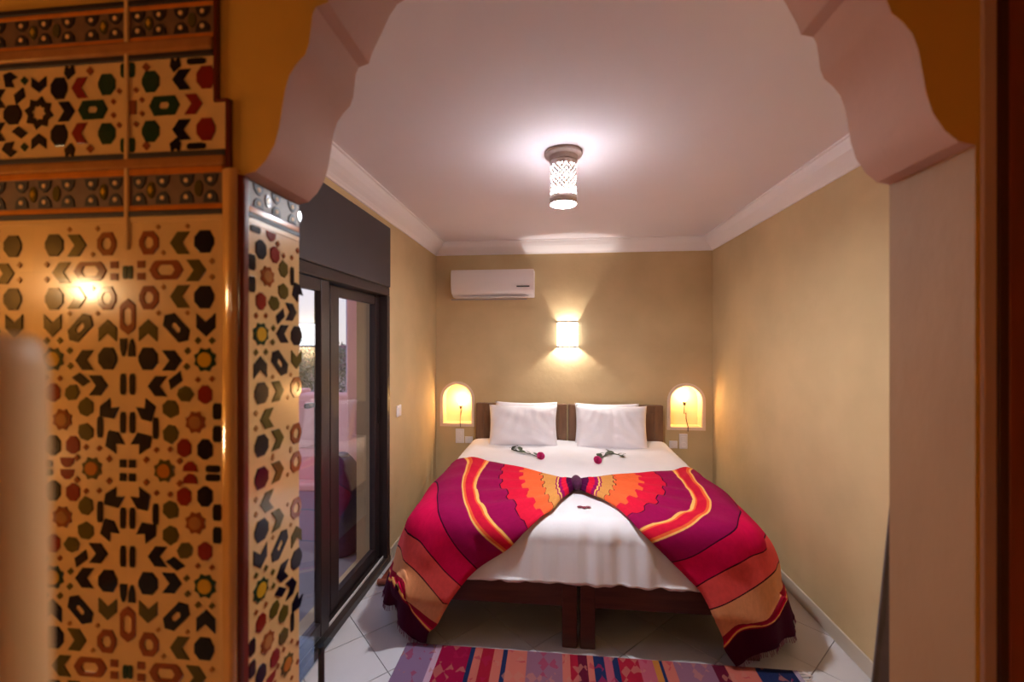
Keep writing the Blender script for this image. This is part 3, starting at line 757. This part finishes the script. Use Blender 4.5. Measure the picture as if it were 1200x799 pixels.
def throw(key, label):
    rows = [resample(r, 40) for r in TH[key]]
    NU = 130; P = []; UV = []
    for i in range(NU+1):
        t = 12*i/NU
        P.append([cr([r[j] for r in rows], t) for j in range(41)])
        UV.append([(t/12*.99999+.000001, j/40) for j in range(41)])
    # gathered pleats radiating from the knot, fading outwards
    Q = []
    for i in range(NU+1):
        t = 12*i/NU; row = []
        for j in range(41):
            p = P[i][j].copy()
            du = P[min(i+1, NU)][j]-P[max(i-1, 0)][j]; dv = P[i][min(j+1, 40)]-P[i][max(j-1, 0)]
            nrm = dv.cross(du)
            nrm = nrm.normalized() if nrm.length > 1e-9 else Vector((0, 0, 1))
            if nrm.z < -.05 or (abs(nrm.z) < .05 and nrm.y > 0): nrm = -nrm
            v = j/40
            ph_ = .5+.5*math.sin(v*2*PI*5.5+.7*math.sin(t*1.3)); pl_ = ph_**1.6*(.024*math.exp(-((t-3.2)/2.6)**2)+.006)
            ed = min(1.0, min(v, 1-v)/.10); pl_ *= ed; swell = .03*math.exp(-(t/1.1)**2)*ed
            hang = max(0, t-8.6)/3.4
            fold = .016*hang*math.sin(v*2*PI*3.2+.5)
            # stripes drift a little where pleats overlap
            row.append(lift(lift(p, .004)+nrm*(.006+pl_+max(-.004, fold))+Vector((0, 0, swell)), .013))
        Q.append(row)
    for _ in range(4):                                # relax the cloth, then keep it off the duvet
        Q2 = [[p.copy() for p in r] for r in Q]
        for i in range(6, NU):
            for j in range(1, 40):
                Q2[i][j] = Q[i][j]*.4+(Q[i-1][j]+Q[i+1][j]+Q[i][j-1]+Q[i][j+1])*.15
        Q = [[lift(p, .011) for p in r] for r in Q2]
    for r in Q:
        for p in r:
            if p.z < .012: p.z = .012
    UV2 = []
    for i in range(NU+1):
        t = 12*i/NU
        UV2.append([((min(12, max(0, t+.11*math.exp(-((t-3.0)/1.5)**2)*(1 if math.sin(v*2*PI*5.5+.7*math.sin(t*1.3)) > 0 else -1)))/12*.999, v)) for v in [j/40 for j in range(41)]])
    bm = bmesh.new(); grid(bm, Q, UV2)
    th = new('throw_blanket', bm, THROW, smooth=True)
    if sum(f.normal.z for f in th.data.polygons) < 0: th.data.flip_normals()
    s = th.modifiers.new('thickness', 'SOLIDIFY'); s.thickness = .005; s.offset = 1
    tag(th, label, 'blanket', 'striped throws tied into a bow')
    bm = bmesh.new(); rnd = random.Random(2)
    for j in range(0, 41):
        for k in range(2):
            p = Q[NU][j].lerp(Q[NU][min(40, j+1)], k*.5)
            d = (Q[NU][j]-Q[NU-2][j]).normalized()
            e = p+d*.018+Vector((rnd.uniform(-.005, .005), rnd.uniform(-.006, .003), -.008)); e.z = max(.004, e.z)
            tube(bm, [p, (p+e)/2+Vector((0, 0, .002)), e], .0016, 5)
    f = new('fringe', bm, FRINGE, th, kind='stuff')
    return th
throw('L', 'striped magenta and coral throw draped over the bed corner beside the glass door')
throw('R', 'striped crimson and orange throw draped over the bed corner beside the right wall')
# knot that ties both throws
bm = bmesh.new()
lathe(bm, [(.004, -.075), (.030, -.072), (.040, -.04), (.044, 0), (.040, .04), (.030, .072), (.004, .075)], 18)
bmesh.ops.rotate(bm, verts=bm.verts[:], cent=(0, 0, 0), matrix=Matrix.Rotation(PI/2, 3, 'X'))
for v in bm.verts: v.co.z *= .75; v.co.x *= .8
kn = new('tie_band', bm, mat('tie_cloth', srgb(84, 14, 66), .85, .4, 40, .3, 60), smooth=True); kn.location = (.135, 2.683, .672)
tag(kn, 'dark purple band tying the two striped throws together', 'tie')

# roses ------------------------------------------------------------
STEM = mat('rose_stem', srgb(52, 58, 24), .6, .2, 20); RLEAF = mat('rose_leaf', srgb(44, 58, 22), .5, .3, 30); PETAL = mat('rose_petal', srgb(226, 44, 124), .6, .25, 40)
zb = .637
def rose(path, bloom, label):
    dz = lambda q: (q[0], q[1], DTREE.ray_cast(Vector((q[0], q[1], 1)), Vector((0, 0, -1)))[0].z+.004+q[2]-zb)
    path = [dz(q) for q in path]; bloom = dz(bloom)
    r = tag(empty('rose', path[0]), label, 'flower', 'roses laid on the bed')
    o = Vector(path[0]); pts = [Vector(p)-o for p in path]
    new('stem', tube(bmesh.new(), [cr(pts, t*(len(pts)-1)/14) for t in range(15)], .004, 6), STEM, r)
    rnd = random.Random(len(label))
    for k in range(8):
        t = (k+.6)/8*(len(pts)-1)
        p = cr(pts, t); a = rnd.uniform(0, 6.28)
        bm = bmesh.new(); L, W = .066, .044
        prf = [(0, 0), (.25, .42), (.55, .5), (.85, .25), (1, 0)]
        P = [[(x*L, -w_*W, .006*math.sin(x*3)), (x*L, 0, .010*math.sin(x*3)-.004), (x*L, w_*W, .006*math.sin(x*3))] for x, w_ in prf]
        grid(bm, P)
        bmesh.ops.remove_doubles(bm, verts=bm.verts[:], dist=1e-5)
        lf = new('leaf', bm, RLEAF, r, smooth=True); lf.location = p+Vector((0, 0, .006)); lf.rotation_euler = (rnd.uniform(-.3, .3), rnd.uniform(-.35, .0), a)
    bl = Vector(bloom)-o
    bm = bmesh.new()
    for ring, (rad, n, h) in enumerate(((.030, 6, .020), (.022, 5, .027), (.012, 4, .031))):
        for k in range(n):
            a0 = 2*PI*(k+.5*ring)/n
            P = []
            for i in range(5):
                b = a0+(i-2)/2*(PI/n*1.25); P.append([(math.cos(b)*rad*s, math.sin(b)*rad*s, z*h) for s, z in ((.2, 0), (.8, .25), (1.0, .7), (1.08, 1.0 - .12*abs(i-2)))])
            grid(bm, P)
    b_ = new('bloom', bm, PETAL, r, smooth=True); b_.location = bl; b_.rotation_euler = (.9, 0, .3)
    s = b_.modifiers.new('thickness', 'SOLIDIFY'); s.thickness = .0015
    return r
rose([(-.34, 3.70, zb), (-.365, 3.61, zb+.004), (-.30, 3.545, zb+.004), (-.22, 3.50, zb+.004), (-.13, 3.39, zb+.006)], (-.112, 3.365, zb+.012), 'pink rose with a curved leafy stem below the pillow on the left niche side')
rose([(.545, 3.47, zb), (.50, 3.52, zb+.004), (.44, 3.53, zb+.004), (.385, 3.44, zb+.004), (.33, 3.29, zb+.006)], (.318, 3.268, zb+.012), 'pink rose with a leafy stem below the pillow on the right niche side')
for k, (x, y, a) in enumerate(((.140, 2.405, .2), (.163, 2.392, 1.4), (.186, 2.400, 2.9))):
    bm = bmesh.new()
    P = [[(.016*math.cos(t)*s, .012*math.sin(t)*s, .006*s*s) for s in (.05, .5, 1)] for t in [2*PI*i/10 for i in range(11)]]
    grid(bm, P); bmesh.ops.remove_doubles(bm, verts=bm.verts[:], dist=1e-5)
    o = new('rose_petal', bm, mat('dark_petal', srgb(120, 14, 50), .6)); o.location = (x, y, DTREE.ray_cast(Vector((x, y, 1)), Vector((0, 0, -1)))[0].z+.002); o.rotation_euler = (0, 0, a)
    tag(o, ('leftmost', 'middle', 'rightmost')[k]+' of three loose dark red rose petals on the duvet below the bow', 'petal', 'loose petals below the bow')

# ================================================================== RUGS
def kilim():
    m = bpy.data.materials.new('kilim_weave'); m.use_nodes = True
    n = m.node_tree.nodes; l = m.node_tree.links; p = n['Principled BSDF']; p.inputs['Roughness'].default_value = .95; p.inputs['Specular IOR Level'].default_value = .1
    t = n.new('ShaderNodeTexCoord'); s = n.new('ShaderNodeSeparateXYZ'); l.new(t.outputs['Object'], s.inputs[0])
    mr = n.new('ShaderNodeMapRange'); mr.inputs['From Min'].default_value = -.75; mr.inputs['From Max'].default_value = 1.15
    # zigzag: shift x by a triangle wave of y
    tri = n.new('ShaderNodeMath'); tri.operation = 'PINGPONG'; tri.inputs[1].default_value = .04; l.new(s.outputs[1], tri.inputs[0])
    l.new(s.outputs[0], mr.inputs[0])
    r = n.new('ShaderNodeValToRGB'); r.color_ramp.interpolation = 'CONSTANT'; e = r.color_ramp.elements
    lav, cri, nav, sal, mau, dkr, red, pnk, gld = srgb(128, 100, 130), srgb(136, 10, 52), srgb(28, 36, 72), srgb(176, 92, 80), srgb(126, 82, 100), srgb(84, 14, 36), srgb(142, 20, 40), srgb(158, 72, 88), srgb(168, 104, 44)
    st = [(-.75, lav), (-.60, srgb(186, 150, 170)), (-.57, cri), (-.42, nav), (-.40, sal), (-.36, red), (-.30, sal), (-.26, nav), (-.235, sal), (-.14, mau), (.03, sal), (.07, red), (.11, dkr), (.15, sal), (.18, nav), (.23, pnk), (.27, nav),
          (.30, red), (.40, pnk), (.46, gld), (.49, nav), (.51, sal), (.56, mau), (.74, dkr), (.80, sal), (.93, nav), (1.10, srgb(170, 150, 170))]
    while len(e) > 1: e.remove(e[-1])
    e[0].color = st[0][1]
    for x, c in st[1:]:
        q = e.new((x+.75)/1.9); q.color = c
    l.new(mr.outputs[0], r.inputs[0])
    # woven diamonds: checker of rotated coordinates, mixed into the bands
    mp = n.new('ShaderNodeMapping'); mp.inputs['Rotation'].default_value = (0, 0, PI/4); mp.inputs['Scale'].default_value = (1, .6, 1); l.new(t.outputs['Object'], mp.inputs[0])
    ck = n.new('ShaderNodeTexChecker'); ck.inputs['Scale'].default_value = 26; l.new(mp.outputs[0], ck.inputs[0])
    nz = n.new('ShaderNodeTexNoise'); nz.inputs['Scale'].default_value = 14; l.new(t.outputs['Object'], nz.inputs[0])
    gt = n.new('ShaderNodeMath'); gt.operation = 'GREATER_THAN'; gt.inputs[1].default_value = .52; l.new(nz.outputs[0], gt.inputs[0])
    mu = n.new('ShaderNodeMath'); mu.operation = 'MULTIPLY'; l.new(gt.outputs[0], mu.inputs[0]); l.new(ck.outputs['Fac'], mu.inputs[1])
    mu2 = n.new('ShaderNodeMath'); mu2.operation = 'MULTIPLY'; mu2.inputs[1].default_value = .55; l.new(mu.outputs[0], mu2.inputs[0])
    r2 = n.new('ShaderNodeValToRGB'); r2.color_ramp.interpolation = 'CONSTANT'
    r2.color_ramp.elements[0].color = srgb(150, 20, 60); r2.color_ramp.elements[1].color = srgb(170, 104, 90); r2.color_ramp.elements[1].position = .5
    nz2 = n.new('ShaderNodeTexNoise'); nz2.inputs['Scale'].default_value = 7; l.new(t.outputs['Object'], nz2.inputs[0]); l.new(nz2.outputs[0], r2.inputs[0])
    mx = n.new('ShaderNodeMix'); mx.data_type = 'RGBA'; l.new(mu2.outputs[0], mx.inputs[0]); l.new(r.outputs[0], mx.inputs[6]); l.new(r2.outputs[0], mx.inputs[7])
    l.new(mx.outputs[2], p.inputs['Base Color'])
    b = n.new('ShaderNodeBump'); b.inputs['Strength'].default_value = .4; b.inputs['Distance'].default_value = .004
    wv = n.new('ShaderNodeTexWave'); wv.inputs['Scale'].default_value = 90; l.new(t.outputs['Object'], wv.inputs[0]); l.new(wv.outputs[0], b.inputs['Height']); l.new(b.outputs[0], p.inputs['Normal'])
    return m
rug = new('kilim_rug', bx(-.75, 1.13, 1.14, 2.12, .0005, .010, .003, 1), kilim())
tag(rug, 'multicoloured striped kilim rug on the floor at the foot of the bed', 'rug')
bm = bmesh.new()
for k in range(60):
    y = 1.15+.97*k/59; tube(bm, [(1.128, y, .006), (1.15, y+random.uniform(-.006, .006), .006), (1.175+random.uniform(-.01, .01), y+random.uniform(-.012, .012), .004)], .003, 5)
new('fringe', bm, mat('rug_fringe', srgb(220, 204, 200), .9), rug, kind='stuff')
br = new('bedside_rug', bx(-1.12, -.80, 2.62, 3.70, .0005, .016, .006, 2), mat('bedside_weave', srgb(158, 74, 54), .95, .35, 14, .3, 60))
tag(br, 'small red-brown rug on the floor between the bed and the glass door', 'rug')
bm = bmesh.new(); tube(bm, [(-1.12+.32*i/8, 2.615+.004*math.sin(i*2), .020) for i in range(9)], .018, 8)
new('rolled_end', bm, mat('bedside_roll', srgb(196, 110, 84), .95, .2, 14), br, smooth=True)

# ================================================================== FITTINGS
# air conditioner
ac = tag(empty('air_conditioner', (-.575, YB, 1.965)), 'white split air conditioner mounted high on the back wall', 'air conditioner')
bm = bmesh.new()
prf = [(0, .0), (-.09, .0), (-.15, .03), (-.175, .06), (-.185, .12), (-.18, .22), (-.165, .25), (0, .255)]
v0 = [bm.verts.new((-.395, y, z)) for y, z in prf]; v1 = [bm.verts.new((.385, y, z)) for y, z in prf]
bm.faces.new(v0); bm.faces.new(v1[::-1])
for i in range(len(prf)): bm.faces.new((v0[i-1], v0[i], v1[i], v1[i-1]))
bmesh.ops.bevel(bm, geom=[e for e in bm.edges if abs(e.verts[0].co.x-e.verts[1].co.x) < 1e-5], offset=.008, segments=2, affect='EDGES', profile=.5)
smooth_angle(new('casing', bm, WHITEP, ac), 30)
new('air_flap', bx(-.345, .34, -.140, -.07, -.004, .003, .002, 1), WHITEP, ac)
new('slot', bx(-.35, .345, -.181, -.170, .062, .067, .001, 1), mat('grey_gap', srgb(150, 140, 140), .6), ac)
new('display', bx(.225, .345, -.1865, -.180, .083, .095, .002, 1), BLACKP, ac)
new('logo', lathe(bmesh.new(), [(.010, 0), (.011, .002), (.010, .004)], 14), mat('logo_grey', srgb(70, 66, 70), .4), ac)
lg = ac.children[-1]; lg.location = (-.02, -.184, .140); lg.rotation_euler = (PI/2, 0, 0)

# wall sconce: open half box of metal rims with a frosted pierced front
sx, sz = .123, 1.613
wsn = tag(empty('wall_sconce', (sx, YB, sz)), 'white rectangular wall lamp shining up and down above the bed', 'wall lamp')
FROST = emit('sconce_glow', (.98, .98, 1.0, 1), 4.0)
bm = bmesh.new(); n = 14; P = []
for i in range(n+1):
    a = PI*i/n; P.append([(.098*math.cos(a), -.09*math.sin(a)**.6, z) for z in (-.112, .112)])
grid(bm, P); so = new('shade', bm, FROST, wsn, smooth=True); md = so.modifiers.new('thickness', 'SOLIDIFY'); md.thickness = .003
for z in (-.124, .110):
    bm = bmesh.new(); P = []
    for i in range(n+1):
        a = PI*i/n; P.append([(.100*math.cos(a)*s, -.092*math.sin(a)**.6*s, zz) for s, zz in ((.97, z), (1.0, z), (1.0, z+.014), (.97, z+.014), (.97, z))])
    grid(bm, P); new('rim', bm, mat('rim_metal', srgb(120, 104, 96), .4, metal=.5), wsn)
new('back_plate', bx(-.09, .09, -.004, 0, -.11, .11, .001, 1), WHITEP, wsn)
new('socket', bx(-.014, .014, -.026, -.004, -.06, -.032, .004, 2), WHITEP, wsn)
def light(name, kind, loc, energy, col, size, parent=None, **k):
    d = bpy.data.lights.new(name, kind); d.energy = energy; d.color = col
    if kind in ('POINT', 'SPOT'): d.shadow_soft_size = size
    o = bpy.data.objects.new(name, d); COL.objects.link(o); o.location = loc
    if parent: o.parent = parent
    for a, b in k.items(): setattr(d, a, b)
    return o
light('sconce_bulb', 'POINT', (0, -.042, -.05), 14, (1, .94, .86), .016, wsn)

# ceiling lamp: flange, pierced metal cylinder, glowing inner glass
cl = tag(empty('ceiling_lamp', (.044, 2.17, ZC)), 'pierced metal cylinder ceiling lamp hanging on a round flange', 'ceiling lamp')
new('flange', lathe(bmesh.new(), [(.094, 0), (.095, -.012), (.091, -.018), (.074, -.021), (.072, -.026), (.070, -.046), (.04, -.047)], 36), CHROME, cl, smooth=True)
bm = bmesh.new(); nseg, rows = 72, 34
V = [[bm.verts.new((.066*math.cos(2*PI*i/nseg), .066*math.sin(2*PI*i/nseg), -.046-.212*j/rows)) for i in range(nseg)] for j in range(rows+1)]
for j in range(rows):
    for i in range(nseg):
        hole = (4 <= j <= 31) and (((i+j) % 4 == 0 and (i-j) % 4 == 0) or (j % 9 in (4, 5) and i % 6 in (1, 2)))
        if hole or (j in (25, 26, 27, 28) and i % 6 not in (0,)): continue
        bm.faces.new((V[j][i], V[j][(i+1) % nseg], V[j+1][(i+1) % nseg], V[j+1][i]))
sh = new('pierced_shade', bm, CHROME, cl, smooth=True); md = sh.modifiers.new('thickness', 'SOLIDIFY'); md.thickness = .0025
bm = bmesh.new(); bmesh.ops.create_cone(bm, cap_ends=False, segments=36, radius1=.0685, radius2=.0685, depth=.044)
rm = new('bottom_rim', bm, CHROME, cl, smooth=True); rm.location = (0, 0, -.240); md = rm.modifiers.new('thickness', 'SOLIDIFY'); md.thickness = .004
new('inner_glass', lathe(bmesh.new(), [(.02, -.075), (.046, -.08), (.050, -.11), (.052, -.212), (.03, -.215)], 28), emit('ceiling_glow', (.93, .96, 1.0, 1), 125), cl, smooth=True)
new('baffle', lathe(bmesh.new(), [(.005, -.230), (.0655, -.230), (.0655, -.235), (.005, -.235)], 28), CHROME, cl)  # hidden disc added to stop the diffuser lighting the ceiling
new('bottom_diffuser', lathe(bmesh.new(), [(.03, -.240), (.058, -.242), (.060, -.250), (.056, -.256), (.03, -.260), (.005, -.261)], 28), emit('diffuser_glow', (.93, .96, 1.0, 1), 560), cl, smooth=True)

# niche lamps: bare bulb on a thin cord rising from a plug plate
def niche_lamp(cx, zbulb, zsock, base, energy, label):
    energy *= 1.5
    r = tag(empty('niche_lamp', (cx, YB, base)), label, 'lamp', 'niche lamps')
    zB, zS = zbulb-base, zsock-base
    new('cord', tube(bmesh.new(), [(.012, -.012, -.02), (.010, -.020, .02), (.004, .02, .09), (.012, .05, .14), (-.004, .055, zS-.10), (0, .055, zS-.01)], .0035, 6), CORDM, r, smooth=True)
    new('socket', lathe(bmesh.new(), [(.006, -.02), (.013, -.016), (.014, .014), (.010, .018)], 14, (0, .055, zS)), CORDM, r, smooth=True)
    new('bulb', lathe(bmesh.new(), [(.010, zS+.016), (.014, zS+.03), (.026, zS+.055), (.030, zS+.075), (.024, zS+.098), (.008, zS+.108)], 16, (0, .055, 0)), emit('bulb_glow', (1, .62, .26, 1), 55), r, smooth=True)
    light('bulb_light', 'POINT', (0, .055, zS+.075), energy, (1, .60, .24), .03, r)
    return r
niche_lamp(-.925, .965, .90, .735, 1.6, 'small glowing bulb on a cord in the arched niche near the glass door')
niche_lamp(1.215, 1.05, .965, .735, 1.9, 'small glowing bulb on a cord in the arched niche near the right wall')
# sockets and switch
def plate(cx, cz, wd, ht, label, rnd_=False):
    p = tag(empty('wall_socket', (cx, YB, cz)), label, 'socket', 'sockets beside the headboard')
    new('plate', bx(-wd/2, wd/2, -.010, 0, -ht/2, ht/2, .004, 2), WHITEP, p)
    b = lathe(bmesh.new(), [(.026, 0), (.028, .004), (.020, .006), (.019, .003)], 18)
    o = new('outlet', b, WHITEP, p); o.location = (0, -.010, -ht/2+wd/2); o.rotation_euler = (PI/2, 0, 0)
    if ht > .1: new('rocker', bx(-.022, .022, -.015, -.010, .006, .05, .003, 1), WHITEP, p)
    return p
plate(-.921, .624, .085, .140, 'tall white socket plate under the niche near the glass door')
plate(-.832, .588, .075, .065, 'small white socket close to the headboard under the left niche')
plate(1.187, .620, .075, .140, 'tall white socket plate under the niche near the right wall')
plate(1.098, .588, .075, .070, 'small white socket close to the headboard under the right niche')
sw = tag(empty('light_switch', (XL, 3.08, 1.03)), 'white light switch on the wall between the glass door and the back corner', 'switch')
new('plate', bx(0, .010, -.042, .042, -.042, .042, .004, 2), WHITEP, sw)
new('rocker', bx(.010, .015, -.025, .025, -.028, .028, .003, 1), WHITEP, sw)

# glass side table behind the left pier
gt_ = tag(empty('glass_table', (-.93, 1.38, 0)), 'small glass-topped table with dark legs tucked behind the tiled pier', 'table')
new('glass_top', bx(-.14, .13, -.16, .10, .462, .472, .003, 1), TGLASS, gt_)
for xx in (-.12, .10):
    for yy in (-.14, .07):
        new('leg', tube(bmesh.new(), [(xx, yy, 0), (xx, yy, .461)], .011, 10), ALU, gt_)
# dark grey sheet added for the shade on the return behind the right pier
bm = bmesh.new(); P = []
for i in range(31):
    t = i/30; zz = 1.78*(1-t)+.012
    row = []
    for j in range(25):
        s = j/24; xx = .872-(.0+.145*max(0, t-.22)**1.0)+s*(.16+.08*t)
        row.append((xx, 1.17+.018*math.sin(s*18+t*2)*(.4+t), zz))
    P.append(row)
grid(bm, P); cu = new('shade_sheet', bm, SHADEG, smooth=True); md = cu.modifiers.new('thickness', 'SOLIDIFY'); md.thickness = .006
tag(cu, 'dark grey sheet added as shade just behind the right pier of the arch', 'cloth')
# cream post close to the camera
po = tag(empty('post', (-.345, .215, 0)), 'out of focus cream post with a flat top close to the lower left', 'post')
new('shaft', lathe(bmesh.new(), [(.045, 0), (.045, .02), (.044, .03), (.036, 1.535), (.033, 1.549), (.028, 1.554), (.005, 1.555)], 28), CREAMP, po, smooth=True)
new('foot', lathe(bmesh.new(), [(.11, 0), (.11, .012), (.10, .018), (.04, .02)], 28), CREAMP, po, smooth=True)

# lobby lamps left of and behind the camera; pendant and table lamp added
def globe_lamp(loc, rad, energy, col, label, arm):
    
    r = tag(empty('lobby_lamp', loc), label, 'wall lamp', 'lobby lamps')
    new('arm', tube(bmesh.new(), [arm, (arm[0]*.3, arm[1]*.3, arm[2]*.3-.02), (0, 0, rad*.8 if arm[2] > 0 else -rad*.8)], .010, 8), BRASS, r, smooth=True)
    bm = bmesh.new(); bmesh.ops.create_uvsphere(bm, u_segments=20, v_segments=12, radius=rad)
    new('globe', bm, emit('lobby_glow_%d' % energy, col+(1,), energy), r, smooth=True)
    return r
globe_lamp((-2.65, -.40, 1.84), .060, 70, (1, .64, .30), 'glowing globe lamp on the lobby side wall', (-.19, 0, -.02))
globe_lamp((-.80, -.42, 1.74), .045, 34, (1, .64, .32), 'added globe pendant lighting the post, hanging from the lobby ceiling', (0, 0, 1.16))  # unseen fill lamp, added to brighten the near post

tb = tag(empty('lobby_table', (-2.66, .08, 0)), 'small round brass table for the added lamp by the lobby side wall', 'table')
new('table_top', lathe(bmesh.new(), [(.15, .66), (.16, .665), (.16, .68), (.155, .685), (.02, .685)], 28), BRASS, tb, smooth=True)
new('pedestal', lathe(bmesh.new(), [(.11, 0), (.11, .015), (.03, .03), (.022, .3), (.03, .66)], 20), BRASS, tb, smooth=True)
tl = tag(empty('fill_table_lamp', (-2.66, .08, .686)), 'added globe table lamp on the brass lobby table, fill for the tiles', 'table lamp')  # unseen low lamp added to brighten the lower tiles and post
new('base', lathe(bmesh.new(), [(.06, 0), (.06, .01), (.02, .03), (.015, .15), (.02, .17)], 20), BRASS, tl, smooth=True)
bm = bmesh.new(); bmesh.ops.create_uvsphere(bm, u_segments=20, v_segments=12, radius=.08)
new('globe', bm, emit('fill_table_glow', (1, .64, .30, 1), 52), tl, smooth=True).location = (0, 0, .245)
